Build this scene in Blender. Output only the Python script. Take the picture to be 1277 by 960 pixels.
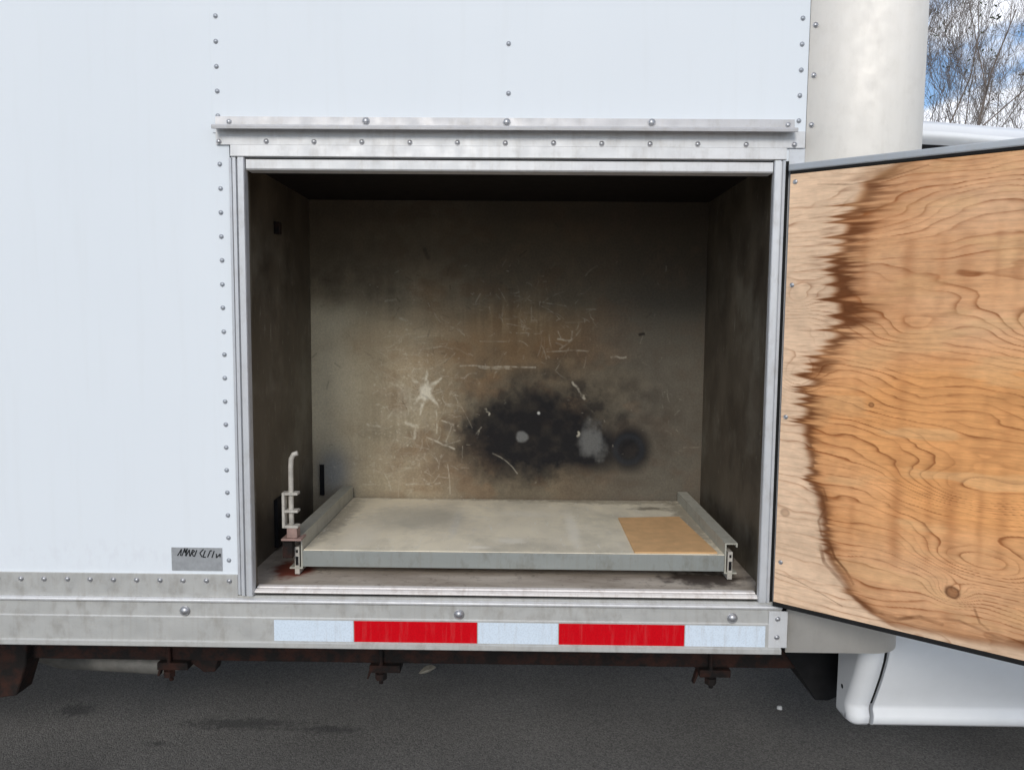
import bpy, bmesh, math, random
import numpy as np
from mathutils import Vector, Matrix

for o in list(bpy.data.objects):
    bpy.data.objects.remove(o, do_unlink=True)
scene = bpy.context.scene
COL = scene.collection
rad = math.radians
random.seed(11)

# ------------------------------------------------------------------ camera
CAM_YAW, CAM_PITCH, CAM_ROLL = rad(-0.621), rad(-4.724), rad(0.4915)
f = Vector((math.sin(CAM_YAW) * math.cos(CAM_PITCH), math.cos(CAM_YAW) * math.cos(CAM_PITCH), math.sin(CAM_PITCH)))
r = Vector((math.cos(CAM_YAW), -math.sin(CAM_YAW), 0))
u = r.cross(f)
r2 = r * math.cos(CAM_ROLL) + u * math.sin(CAM_ROLL)
u2 = u * math.cos(CAM_ROLL) - r * math.sin(CAM_ROLL)
cd = bpy.data.cameras.new('camera')
cam = bpy.data.objects.new('camera', cd)
COL.objects.link(cam)
cam.matrix_world = Matrix(((r2.x, u2.x, -f.x, 0), (r2.y, u2.y, -f.y, -1.70), (r2.z, u2.z, -f.z, 1.52), (0, 0, 0, 1)))
cd.sensor_fit = 'HORIZONTAL'
cd.sensor_width = 36.0
cd.lens = 36.0 * 930.0 / 1277.0
cd.clip_start = 0.05
cd.clip_end = 2000
scene.camera = cam

# ------------------------------------------------------------------ sky, sun, exposure
SUN_EL, SUN_AZ = rad(29), rad(-9)      # thin cloud in front of a low sun, behind the viewer and to the left
world = bpy.data.worlds.new('World')
scene.world = world
world.use_nodes = True
wt = world.node_tree
wt.nodes.clear()
W = wt.nodes.new
sky = W('ShaderNodeTexSky')
sky.sky_type = 'NISHITA'
sky.sun_disc = False
sky.sun_elevation = SUN_EL
sky.sun_rotation = rad(180) - SUN_AZ
sky.air_density = 1.0
sky.dust_density = 0.2
sky.ozone_density = 3.0
tc = W('ShaderNodeTexCoord')
sep = W('ShaderNodeSeparateXYZ')
wt.links.new(tc.outputs['Generated'], sep.inputs[0])
zc = W('ShaderNodeMath'); zc.operation = 'MAXIMUM'; zc.inputs[1].default_value = 0.0
wt.links.new(sep.outputs['Z'], zc.inputs[0])
za = W('ShaderNodeMath'); za.operation = 'ADD'; za.inputs[1].default_value = 0.18
wt.links.new(zc.outputs[0], za.inputs[0])
dx = W('ShaderNodeMath'); dx.operation = 'DIVIDE'
dy = W('ShaderNodeMath'); dy.operation = 'DIVIDE'
wt.links.new(sep.outputs['X'], dx.inputs[0]); wt.links.new(za.outputs[0], dx.inputs[1])
wt.links.new(sep.outputs['Y'], dy.inputs[0]); wt.links.new(za.outputs[0], dy.inputs[1])
cmb = W('ShaderNodeCombineXYZ')
wt.links.new(dx.outputs[0], cmb.inputs[0]); wt.links.new(dy.outputs[0], cmb.inputs[1])
cmb.inputs[2].default_value = 12.1
cn = W('ShaderNodeTexNoise')
cn.inputs['Scale'].default_value = 1.9
cn.inputs['Detail'].default_value = 7.0
cn.inputs['Roughness'].default_value = 0.55
wt.links.new(cmb.outputs[0], cn.inputs['Vector'])
cr = W('ShaderNodeValToRGB')
cr.color_ramp.elements[0].position = 0.44
cr.color_ramp.elements[1].position = 0.53
wt.links.new(cn.outputs['Fac'], cr.inputs[0])
cmix = W('ShaderNodeMix'); cmix.data_type = 'RGBA'
wt.links.new(cr.outputs['Color'], cmix.inputs['Factor'])
wt.links.new(sky.outputs['Color'], cmix.inputs['A'])
cmix.inputs['B'].default_value = (8.0, 8.3, 9.0, 1)
bg = W('ShaderNodeBackground')
bg.inputs['Strength'].default_value = 0.13
wo = W('ShaderNodeOutputWorld')
wt.links.new(cmix.outputs['Result'], bg.inputs['Color'])
wt.links.new(bg.outputs[0], wo.inputs['Surface'])

sd = bpy.data.lights.new('sun', 'SUN')
sd.energy = 1.5
sd.angle = rad(18)
sd.color = (1.0, 0.95, 0.87)
sun = bpy.data.objects.new('sun', sd)
COL.objects.link(sun)
sdir = Vector((math.sin(SUN_AZ) * math.cos(SUN_EL), -math.cos(SUN_AZ) * math.cos(SUN_EL), math.sin(SUN_EL)))  # towards the sun
sun.rotation_euler = sdir.to_track_quat('Z', 'Y').to_euler()
sun.location = (0, -8, 8)

vs = scene.view_settings
vs.view_transform = 'Standard'
vs.look = 'None'
vs.gamma = 1.0
vs.use_curve_mapping = False
vs.exposure = 0.10
scene.render.engine = 'CYCLES'

# ------------------------------------------------------------------ helpers
WLOC = {}


def link(o, parent=None, wloc=None):
    COL.objects.link(o)
    wloc = Vector(wloc) if wloc is not None else Vector((0, 0, 0))
    WLOC[o.name] = wloc
    if parent:
        o.parent = parent
        o.location = wloc - WLOC[parent.name]
    else:
        o.location = wloc
    return o


def tag(o, label=None, cat=None, group=None, kind=None):
    if label: o['label'] = label
    if cat: o['category'] = cat
    if group: o['group'] = group
    if kind: o['kind'] = kind
    return o


def empty(name, loc, parent=None):
    return link(bpy.data.objects.new(name, None), parent, loc)


def mk(name, verts, faces, mat, parent=None, smooth=False):
    vs_ = [Vector(v) for v in verts]
    lo = Vector([min(v[i] for v in vs_) for i in range(3)])
    hi = Vector([max(v[i] for v in vs_) for i in range(3)])
    c = (lo + hi) / 2
    me = bpy.data.meshes.new(name)
    me.from_pydata([v - c for v in vs_], [], faces)
    me.materials.append(mat)
    if smooth:
        me.polygons.foreach_set('use_smooth', [True] * len(me.polygons))
    me.update()
    return link(bpy.data.objects.new(name, me), parent, c)


def bm_obj(name, bm, mat, parent=None, smooth=False):
    bmesh.ops.recalc_face_normals(bm, faces=bm.faces)
    v = [x.co.copy() for x in bm.verts]
    bm.verts.index_update()
    fc = [[x.index for x in fa.verts] for fa in bm.faces]
    bm.free()
    return mk(name, v, fc, mat, parent, smooth)


def bm_box(bm, x0, x1, y0, y1, z0, z1, bev=0.0, seg=2):
    vv = [bm.verts.new((x, y, z)) for x in (x0, x1) for y in (y0, y1) for z in (z0, z1)]
    fs = []
    for q in ((0, 1, 3, 2), (4, 6, 7, 5), (0, 4, 5, 1), (2, 3, 7, 6), (0, 2, 6, 4), (1, 5, 7, 3)):
        fs.append(bm.faces.new([vv[i] for i in q]))
    if bev:
        es = list({e for fa in fs for e in fa.edges})
        bmesh.ops.bevel(bm, geom=es, offset=bev, segments=seg, affect='EDGES', profile=0.6)


def box(name, x0, x1, y0, y1, z0, z1, mat, parent=None, bev=0.0012):
    bm = bmesh.new()
    bm_box(bm, x0, x1, y0, y1, z0, z1, bev)
    return bm_obj(name, bm, mat, parent)


def extrude_x(name, prof, x0, x1, mat, parent=None):       # prof: (y, z) outline
    n = len(prof)
    v = [(x0, y, z) for y, z in prof] + [(x1, y, z) for y, z in prof]
    fc = [(i, (i + 1) % n, n + (i + 1) % n, n + i) for i in range(n)] + [tuple(range(n))[::-1], tuple(range(n, 2 * n))]
    bm = bmesh.new()
    bv = [bm.verts.new(p) for p in v]
    for q in fc: bm.faces.new([bv[i] for i in q])
    return bm_obj(name, bm, mat, parent)


def extrude_z(name, prof, z0, z1, mat, parent=None):       # prof: (x, y) outline
    n = len(prof)
    bm = bmesh.new()
    bv = [bm.verts.new((x, y, z0)) for x, y in prof] + [bm.verts.new((x, y, z1)) for x, y in prof]
    for i in range(n): bm.faces.new([bv[i], bv[(i + 1) % n], bv[n + (i + 1) % n], bv[n + i]])
    bm.faces.new(bv[:n][::-1]); bm.faces.new(bv[n:])
    return bm_obj(name, bm, mat, parent)


def tube_data(pts, rads, k=8, closed=False):
    pts = [Vector(p) for p in pts]
    n = len(pts)
    if not hasattr(rads, '__len__'): rads = [rads] * n
    V, Fc = [], []
    prev = None
    for i, p in enumerate(pts):
        a = pts[(i - 1) % n] if (closed or i > 0) else pts[i]
        b = pts[(i + 1) % n] if (closed or i < n - 1) else pts[i]
        t = (b - a).normalized()
        if prev is None:
            ref = Vector((0, 0, 1)) if abs(t.z) < 0.9 else Vector((1, 0, 0))
            nx = t.cross(ref).normalized()
        else:
            nx = (prev - t * prev.dot(t)).normalized()
        prev = nx
        ny = t.cross(nx)
        for j in range(k):
            a_ = 2 * math.pi * j / k
            V.append(p + (nx * math.cos(a_) + ny * math.sin(a_)) * rads[i])
    m = n if closed else n - 1
    for i in range(m):
        for j in range(k):
            a_, b_ = i * k + j, i * k + (j + 1) % k
            c_, d_ = ((i + 1) % n) * k + (j + 1) % k, ((i + 1) % n) * k + j
            Fc.append((a_, b_, c_, d_))
    if not closed:
        Fc.append(tuple(range(k))[::-1]); Fc.append(tuple(range((n - 1) * k, n * k)))
    return V, Fc


def tube(name, pts, rads, mat, parent=None, k=8, closed=False):
    V, Fc = tube_data(pts, rads, k, closed)
    return mk(name, V, Fc, mat, parent, True)


def dome_mesh(name, rr, hh, mat, flange=0.0, seg=14):
    """a rivet head: dome facing -Y with an optional thin flange"""
    prof = []
    if flange: prof += [(flange, 0.0), (flange, 0.0008), (rr, 0.001)]
    for i in range(6):
        a = i / 5 * math.pi / 2
        prof.append((rr * math.cos(a), 0.0005 + hh * math.sin(a)))
    V, Fc = [], []
    for (q, h) in prof[:-1]:
        for j in range(seg):
            a = 2 * math.pi * j / seg
            V.append((q * math.cos(a), -h, q * math.sin(a)))
    top = len(V); V.append((0, -prof[-1][1], 0))
    n = len(prof) - 1
    for i in range(n - 1):
        for j in range(seg):
            Fc.append((i * seg + j, i * seg + (j + 1) % seg, (i + 1) * seg + (j + 1) % seg, (i + 1) * seg + j))
    for j in range(seg): Fc.append(((n - 1) * seg + j, (n - 1) * seg + (j + 1) % seg, top))
    me = bpy.data.meshes.new(name)
    me.from_pydata(V, [], Fc)
    me.materials.append(mat)
    me.polygons.foreach_set('use_smooth', [True] * len(me.polygons))
    me.update()
    return me


def put(name, me, loc, parent, roll=0.0):
    o = link(bpy.data.objects.new(name, me), parent, loc)
    o.rotation_euler = (0, roll, 0)
    return o


def smoothstep(a, b, x):
    t = np.clip((x - a) / (b - a), 0, 1)
    return t * t * (3 - 2 * t)


def vnoise(x, y, seed=0):
    rng = np.random.RandomState(seed)
    tab = rng.rand(256, 256)
    xi, yi = np.floor(x).astype(int), np.floor(y).astype(int)
    fx, fy = x - xi, y - yi
    fx = fx * fx * (3 - 2 * fx); fy = fy * fy * (3 - 2 * fy)
    g = lambda a, b: tab[a & 255, b & 255]
    return (g(xi, yi) * (1 - fx) + g(xi + 1, yi) * fx) * (1 - fy) + (g(xi, yi + 1) * (1 - fx) + g(xi + 1, yi + 1) * fx) * fy


def fbm(x, y, seed=0, octv=4, gain=0.5):
    s, a, t = 0, 1.0, 0
    for i in range(octv):
        s = s + a * (vnoise(x * 2 ** i + 17.3 * i, y * 2 ** i + 9.1 * i, seed + i) - 0.5)
        t += a; a *= gain
    return s / t


def strokes(X, Y, lines, out=None):
    """distance-field strokes: (points, width, strength) drawn on the grid X, Y"""
    out = np.zeros_like(X) if out is None else out
    xs, ys = X[0, :], Y[:, 0]
    for pts, w, st in lines:
        for (a, b), (c, d) in zip(pts[:-1], pts[1:]):
            m = w * 2.2
            i0, i1 = np.searchsorted(xs, (min(a, c) - m, max(a, c) + m))
            if ys[0] < ys[-1]:
                j0, j1 = np.searchsorted(ys, (min(b, d) - m, max(b, d) + m))
            else:
                j1, j0 = len(ys) - np.searchsorted(ys[::-1], (min(b, d) - m, max(b, d) + m))
            if i1 <= i0 or j1 <= j0: continue
            gx, gy = X[j0:j1, i0:i1], Y[j0:j1, i0:i1]
            L = max((c - a) ** 2 + (d - b) ** 2, 1e-12)
            t = np.clip(((gx - a) * (c - a) + (gy - b) * (d - b)) / L, 0, 1)
            ds = np.hypot(gx - a - t * (c - a), gy - b - t * (d - b))
            out[j0:j1, i0:i1] = np.maximum(out[j0:j1, i0:i1], st * (1 - smoothstep(w * 0.35, w * 1.3, ds)))
    return out


def grid_obj(name, P, colr, mat, parent=None):
    """P: (rows, cols, 3) points, colr: (rows, cols, 3) colours stored in the attribute 'tone'"""
    R_, C_ = P.shape[:2]
    pts = P.reshape(-1, 3)
    c = (pts.min(0) + pts.max(0)) / 2
    idx = np.arange(R_ * C_).reshape(R_, C_)
    q = np.stack([idx[:-1, :-1], idx[:-1, 1:], idx[1:, 1:], idx[1:, :-1]], -1).reshape(-1, 4)
    me = bpy.data.meshes.new(name)
    me.vertices.add(len(pts))
    me.vertices.foreach_set('co', (pts - c).astype(np.float32).ravel())
    me.loops.add(q.size)
    me.loops.foreach_set('vertex_index', q.astype(np.int32).ravel())
    me.polygons.add(len(q))
    me.polygons.foreach_set('loop_start', (np.arange(len(q)) * 4).astype(np.int32))
    me.update(calc_edges=True)
    at = me.attributes.new('tone', 'FLOAT_COLOR', 'POINT')
    rgba = np.concatenate([colr.reshape(-1, 3), np.ones((len(pts), 1))], 1)
    at.data.foreach_set('color', rgba.astype(np.float32).ravel())
    me.polygons.foreach_set('use_smooth', np.ones(len(q), bool))
    me.materials.append(mat)
    me.validate()
    return link(bpy.data.objects.new(name, me), parent, c)


# ------------------------------------------------------------------ materials
class NT:
    def __init__(s, name, base, rough=0.5, metal=0.0, spec=0.5):
        s.m = bpy.data.materials.new(name)
        s.m.use_nodes = True
        s.t = s.m.node_tree
        s.b = s.t.nodes['Principled BSDF']
        s.b.inputs['Base Color'].default_value = (*base, 1)
        s.b.inputs['Roughness'].default_value = rough
        s.b.inputs['Metallic'].default_value = metal
        s.b.inputs['Specular IOR Level'].default_value = spec
        tcn = s.t.nodes.new('ShaderNodeNewGeometry')
        s.pos = tcn.outputs['Position']
        s.col = None

    def n(s, t): return s.t.nodes.new(t)
    def l(s, a, b): s.t.links.new(a, b)

    def scaled(s, sc, off=(0, 0, 0)):
        mp = s.n('ShaderNodeMapping')
        mp.inputs['Scale'].default_value = sc
        mp.inputs['Location'].default_value = off
        s.l(s.pos, mp.inputs['Vector'])
        return mp.outputs[0]

    def noise(s, scale, detail=4, rough=0.5, vec=None, dist=0.0):
        k = s.n('ShaderNodeTexNoise')
        k.inputs['Scale'].default_value = scale
        k.inputs['Detail'].default_value = detail
        k.inputs['Roughness'].default_value = rough
        k.inputs['Distortion'].default_value = dist
        s.l(vec if vec is not None else s.pos, k.inputs['Vector'])
        return k.outputs['Fac']

    def voro(s, scale, vec=None, feature='F1'):
        k = s.n('ShaderNodeTexVoronoi')
        k.feature = feature
        k.inputs['Scale'].default_value = scale
        s.l(vec if vec is not None else s.pos, k.inputs['Vector'])
        return k

    def ramp(s, fac, p0, p1, c0=(0, 0, 0), c1=(1, 1, 1)):
        k = s.n('ShaderNodeValToRGB')
        e = k.color_ramp.elements
        e[0].position, e[1].position = p0, p1
        e[0].color, e[1].color = (*c0, 1), (*c1, 1)
        s.l(fac, k.inputs[0])
        return k.outputs['Color']

    def mix(s, fac, a, b, mode='MIX'):
        k = s.n('ShaderNodeMix')
        k.data_type = 'RGBA'
        k.blend_type = mode
        for sock, val in (('Factor', fac), ('A', a), ('B', b)):
            i = k.inputs[sock] if sock != 'Factor' else k.inputs[0]
            if sock == 'A': i = k.inputs[6]
            if sock == 'B': i = k.inputs[7]
            if isinstance(val, (int, float)): i.default_value = val
            elif isinstance(val, tuple): i.default_value = (*val, 1)
            else: s.l(val, i)
        return k.outputs[2]

    def math(s, op, a, b=None):
        k = s.n('ShaderNodeMath')
        k.operation = op
        for i, v in enumerate((a, b)):
            if v is None: continue
            if isinstance(v, (int, float)): k.inputs[i].default_value = v
            else: s.l(v, k.inputs[i])
        return k.outputs[0]

    def base(s, c): s.l(c, s.b.inputs['Base Color'])
    def rough(s, c): s.l(c, s.b.inputs['Roughness'])

    def bump(s, h, strength, dist=0.002):
        k = s.n('ShaderNodeBump')
        k.inputs['Strength'].default_value = strength
        k.inputs['Distance'].default_value = dist
        s.l(h, k.inputs['Height'])
        s.l(k.outputs[0], s.b.inputs['Normal'])


def spot(m, cx, cy, cz, rx, ry, rz, soft=0.35, wob=0.5):
    """0..1 mask of an uneven patch around a point of the surface"""
    vec = m.scaled((1 / rx, 1 / ry, 1 / rz), (-cx / rx, -cy / ry, -cz / rz))
    ln = m.n('ShaderNodeVectorMath'); ln.operation = 'LENGTH'
    m.l(vec, ln.inputs[0])
    d = m.math('ADD', ln.outputs['Value'], m.math('MULTIPLY', m.math('SUBTRACT', m.noise(40, 4), 0.5), wob * 2))
    k = m.n('ShaderNodeMapRange')
    k.interpolation_type = 'SMOOTHSTEP'
    k.inputs['From Min'].default_value = 1 + soft
    k.inputs['From Max'].default_value = 1 - soft
    m.l(d, k.inputs['Value'])
    return k.outputs[0]


def white_paint():
    m = NT('white_sheet_paint', (0.77, 0.80, 0.84), 0.5, 0, 0.22)
    a = m.noise(1.3, 3)
    c = m.mix(m.ramp(a, 0.3, 0.7), (0.725, 0.765, 0.800), (0.755, 0.79, 0.82))
    # old lettering pulled off the lower sheet leaves a faint ghost
    g = m.ramp(m.noise(55, 3, 0.6, m.scaled((1, 1, 0.55))), 0.48, 0.62)
    gm = m.math('MULTIPLY', spot(m, -0.98, 0, 0.972, 0.2, 1, 0.03, 0.5, 0.6), 0.2)
    c = m.mix(m.math('MULTIPLY', g, gm), c, (0.62, 0.62, 0.66))
    st = m.ramp(m.noise(9, 4, 0.6, m.scaled((3.5, 1, 0.22))), 0.52, 0.8)
    c = m.mix(m.math('MULTIPLY', st, 0.10), c, (0.55, 0.55, 0.52))
    m.base(c)
    m.rough(m.ramp(m.noise(6, 3), 0.2, 0.8, (0.46,) * 3, (0.58,) * 3))
    m.bump(m.noise(2.2, 2), 0.25, 0.01)
    return m.m


def alu(name, base=(0.62, 0.62, 0.62), rough=0.58, metal=0.35, streak=(1, 1, 1), dirt=0.35, dcol=(0.30, 0.27, 0.23)):
    m = NT(name, base, rough, metal)
    a = m.noise(7, 5, 0.6, m.scaled(streak))
    c = m.mix(m.ramp(a, 0.3, 0.75), base, tuple(min(1, x * 1.12) for x in base))
    b = m.ramp(m.noise(38, 5, 0.65, m.scaled((1, 1, 0.6))), 0.50, 0.78)
    c = m.mix(m.math('MULTIPLY', b, dirt), c, dcol)
    s2 = m.ramp(m.noise(16, 4, 0.6, m.scaled((6, 1, 0.25))), 0.52, 0.75)
    c = m.mix(m.math('MULTIPLY', s2, dirt * 0.5), c, tuple(x * 1.35 for x in dcol))
    m.base(c)
    m.rough(m.ramp(m.noise(30, 4), 0.25, 0.8, (rough - 0.1,) * 3, (rough + 0.14,) * 3))
    m.bump(m.noise(160, 3, 0.6, m.scaled(streak)), 0.10, 0.001)
    return m.m


def plain(name, base, rough=0.5, metal=0.0, var=0.25, scale=30, bump=0.1):
    m = NT(name, base, rough, metal, 0.15 if max(base) < 0.03 and rough > 0.3 else 0.5)
    a = m.noise(scale, 5, 0.6)
    m.base(m.mix(m.ramp(a, 0.25, 0.75), tuple(x * (1 - var) for x in base), tuple(min(1, x * (1 + var)) for x in base)))
    if bump: m.bump(m.noise(scale * 4, 4), bump, 0.002)
    return m.m


def rusty():
    m = NT('rusty_steel', (0.06, 0.03, 0.02), 0.85, 0.1)
    a = m.noise(22, 6, 0.65)
    c = m.mix(m.ramp(a, 0.42, 0.62), (0.008, 0.005, 0.004), (0.040, 0.012, 0.006))
    m.base(c)
    m.bump(m.noise(120, 5), 0.5, 0.004)
    return m.m


def asphalt():
    m = NT('asphalt', (0.055, 0.055, 0.055), 0.92, 0, 0.3)
    v = m.voro(210)
    grain = m.ramp(v.outputs['Color'], 0.15, 0.95, (0.12, 0.116, 0.111), (0.25, 0.24, 0.227))
    sp = m.ramp(m.noise(230, 2), 0.60, 0.72)
    c = m.mix(m.math('MULTIPLY', sp, 0.5), grain, (0.27, 0.26, 0.245))
    big = m.ramp(m.noise(1.6, 4), 0.3, 0.7, (0.82,) * 3, (1.15,) * 3)
    c = m.mix(1.0, c, big, 'MULTIPLY')
    # oil smears below the frame
    for (x, y, rx, ry) in ((-1.05, 1.0, 0.20, 0.035), (-1.72, 1.08, 0.06, 0.04), (-1.30, 0.86, 0.035, 0.014), (-0.7, 0.97, 0.10, 0.022)):
        c = m.mix(m.math('MULTIPLY', spot(m, x, y, 0, rx, ry, 1, 0.6, 1.3), 0.7), c, (0.065, 0.064, 0.063))
    m.base(c)
    h = m.math('ADD', m.math('MULTIPLY', v.outputs['Distance'], -1.0), m.noise(60, 4))
    m.bump(h, 0.5, 0.004)
    return m.m


def toned(name, rough=0.6, metal=0.0, fine=0.12, fscale=(1, 1, 1), fs=300, bump=0.15):
    m = NT(name, (0.5, 0.5, 0.5), rough, metal, 0.12)
    at = m.n('ShaderNodeAttribute')
    at.attribute_name = 'tone'
    a = m.ramp(m.noise(fs, 4, 0.6, m.scaled(fscale)), 0.25, 0.75, (1 - fine,) * 3, (1 + fine,) * 3)
    m.base(m.mix(1.0, at.outputs['Color'], a, 'MULTIPLY'))
    m.bump(m.noise(fs * 0.6, 4, 0.6, m.scaled(fscale)), bump, 0.001)
    return m.m


def grimy_wall():
    m = NT('grimy_compartment_metal', (0.15, 0.13, 0.10), 0.5, 0.15)
    a = m.noise(7, 7, 0.65, m.scaled((1, 1.3, 0.75)))
    c = m.mix(m.ramp(a, 0.3, 0.72), (0.060, 0.047, 0.034), (0.165, 0.138, 0.102))
    s = m.ramp(m.noise(34, 5, 0.72, m.scaled((1, 1.6, 0.6))), 0.60, 0.68)
    c = m.mix(m.math('MULTIPLY', s, 0.4), c, (0.33, 0.31, 0.26))
    s3 = m.ramp(m.noise(60, 3, 0.6, m.scaled((1, 2.2, 0.16))), 0.64, 0.69)
    s3 = m.math('MULTIPLY', s3, m.ramp(m.noise(9, 3), 0.45, 0.65))
    c = m.mix(m.math('MULTIPLY', s3, 0.65), c, (0.38, 0.36, 0.30))
    d = m.ramp(m.noise(6, 5, 0.6), 0.5, 0.75)
    c = m.mix(m.math('MULTIPLY', d, 0.7), c, (0.045, 0.034, 0.025))
    e = m.ramp(m.noise(4, 5, 0.65, m.scaled((1, 1, 1), (4, 2, 7))), 0.52, 0.68)
    c = m.mix(m.math('MULTIPLY', e, 0.5), c, (0.24, 0.225, 0.18))
    m.base(c)
    m.rough(m.ramp(a, 0.3, 0.7, (0.4,) * 3, (0.62,) * 3))
    m.bump(m.noise(30, 4), 0.2, 0.002)
    return m.m


def dusty_floor():
    m = NT('dusty_floor_metal', (0.35, 0.31, 0.26), 0.6, 0.2)
    a = m.noise(14, 5, 0.6, m.scaled((0.4, 1.4, 1)))
    c = m.mix(m.ramp(a, 0.3, 0.7), (0.36, 0.30, 0.245), (0.62, 0.55, 0.47))
    k = m.ramp(m.noise(48, 5, 0.7), 0.55, 0.68)
    c = m.mix(m.math('MULTIPLY', k, 0.55), c, (0.16, 0.125, 0.10))
    c = m.mix(spot(m, -0.575, 0.17, 0.89, 0.05, 0.07, 1), c, (0.22, 0.055, 0.035))
    c = m.mix(m.math('MULTIPLY', spot(m, 0.47, 0.13, 0.89, 0.09, 0.05, 1, 0.4, 0.9), 0.9), c, (0.05, 0.035, 0.028))
    m.base(c)
    m.bump(m.noise(60, 4), 0.25, 0.002)
    return m.m


def tray_metal():
    m = NT('dusty_galvanised_sheet', (0.42, 0.40, 0.34), 0.65, 0.05)
    a = m.noise(7, 5, 0.6, m.scaled((1, 0.6, 1)))
    c = m.mix(m.ramp(a, 0.32, 0.7), (0.76, 0.69, 0.55), (0.92, 0.83, 0.64))
    b = m.ramp(m.noise(30, 5, 0.7, m.scaled((1, 0.45, 1))), 0.55, 0.72)
    c = m.mix(m.math('MULTIPLY', b, 0.5), c, (0.82, 0.77, 0.66))
    d = m.ramp(m.noise(5.5, 6, 0.62, m.scaled((1, 0.8, 1), (3, 1, 0))), 0.46, 0.66)
    c = m.mix(m.math('MULTIPLY', d, 0.55), c, (0.45, 0.42, 0.34))
    e = m.ramp(m.noise(60, 4, 0.7), 0.58, 0.70)
    c = m.mix(m.math('MULTIPLY', e, 0.22), c, (0.28, 0.25, 0.19))
    for (x, y, rx, ry, q) in ((0.15, 0.35, 0.016, 0.17, .55), (-0.02, 0.22, 0.035, 0.022, .6), (-0.10, 0.16, 0.03, 0.012, .7), (0.02, 0.5, 0.09, 0.03, .3), (-0.42, 0.25, 0.04, 0.1, .3)):
        c = m.mix(m.math('MULTIPLY', spot(m, x, y, 0.95, rx, ry, 1, 0.6, 0.6), q), c, (0.93, 0.88, 0.76))
    c = m.mix(m.math('MULTIPLY', spot(m, -0.18, 0.38, 0.95, 0.012, 0.13, 1, 0.6, 0.5), 0.5), c, (0.72, 0.69, 0.62))
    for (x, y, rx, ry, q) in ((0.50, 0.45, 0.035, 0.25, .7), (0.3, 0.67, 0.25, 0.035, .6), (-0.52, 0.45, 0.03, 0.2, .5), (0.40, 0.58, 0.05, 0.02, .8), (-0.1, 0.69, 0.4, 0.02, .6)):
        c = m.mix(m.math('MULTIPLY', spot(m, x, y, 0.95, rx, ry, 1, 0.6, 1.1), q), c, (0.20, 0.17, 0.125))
    sc_ = m.ramp(m.noise(70, 4, 0.7, m.scaled((1.6, 0.35, 1))), 0.60, 0.70)
    c = m.mix(m.math('MULTIPLY', sc_, 0.6), c, (0.88, 0.85, 0.77))
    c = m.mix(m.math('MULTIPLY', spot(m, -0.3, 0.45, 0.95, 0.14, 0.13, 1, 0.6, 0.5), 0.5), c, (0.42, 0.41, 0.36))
    m.base(c)
    m.rough(m.ramp(a, 0.3, 0.7, (0.42,) * 3, (0.66,) * 3))
    m.bump(m.noise(45, 4), 0.2, 0.002)
    return m.m


def tape_mat(name, base):
    m = NT(name, base, 0.4, 0.0, 0.1)
    v = m.voro(260)
    c = m.mix(m.ramp(v.outputs['Distance'], 0.0, 0.6), tuple(x * 0.9 for x in base), tuple(min(1, x * 1.06) for x in base))
    d = m.ramp(m.noise(25, 5, 0.65, m.scaled((4, 1, 0.4))), 0.52, 0.8)
    c = m.mix(m.math('MULTIPLY', d, 0.10 if base[1] < 0.1 else 0.4), c, (0.40, 0.38, 0.36))
    m.base(c)
    m.b.inputs['Coat Weight'].default_value = 0.05
    m.b.inputs['Coat Roughness'].default_value = 0.15
    return m.m


def bark():
    m = NT('bare_bark', (0.12, 0.10, 0.085), 0.9)
    a = m.noise(9, 4)
    m.base(m.mix(m.ramp(a, 0.3, 0.7), (0.10, 0.08, 0.068), (0.24, 0.195, 0.165)))
    return m.m


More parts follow.
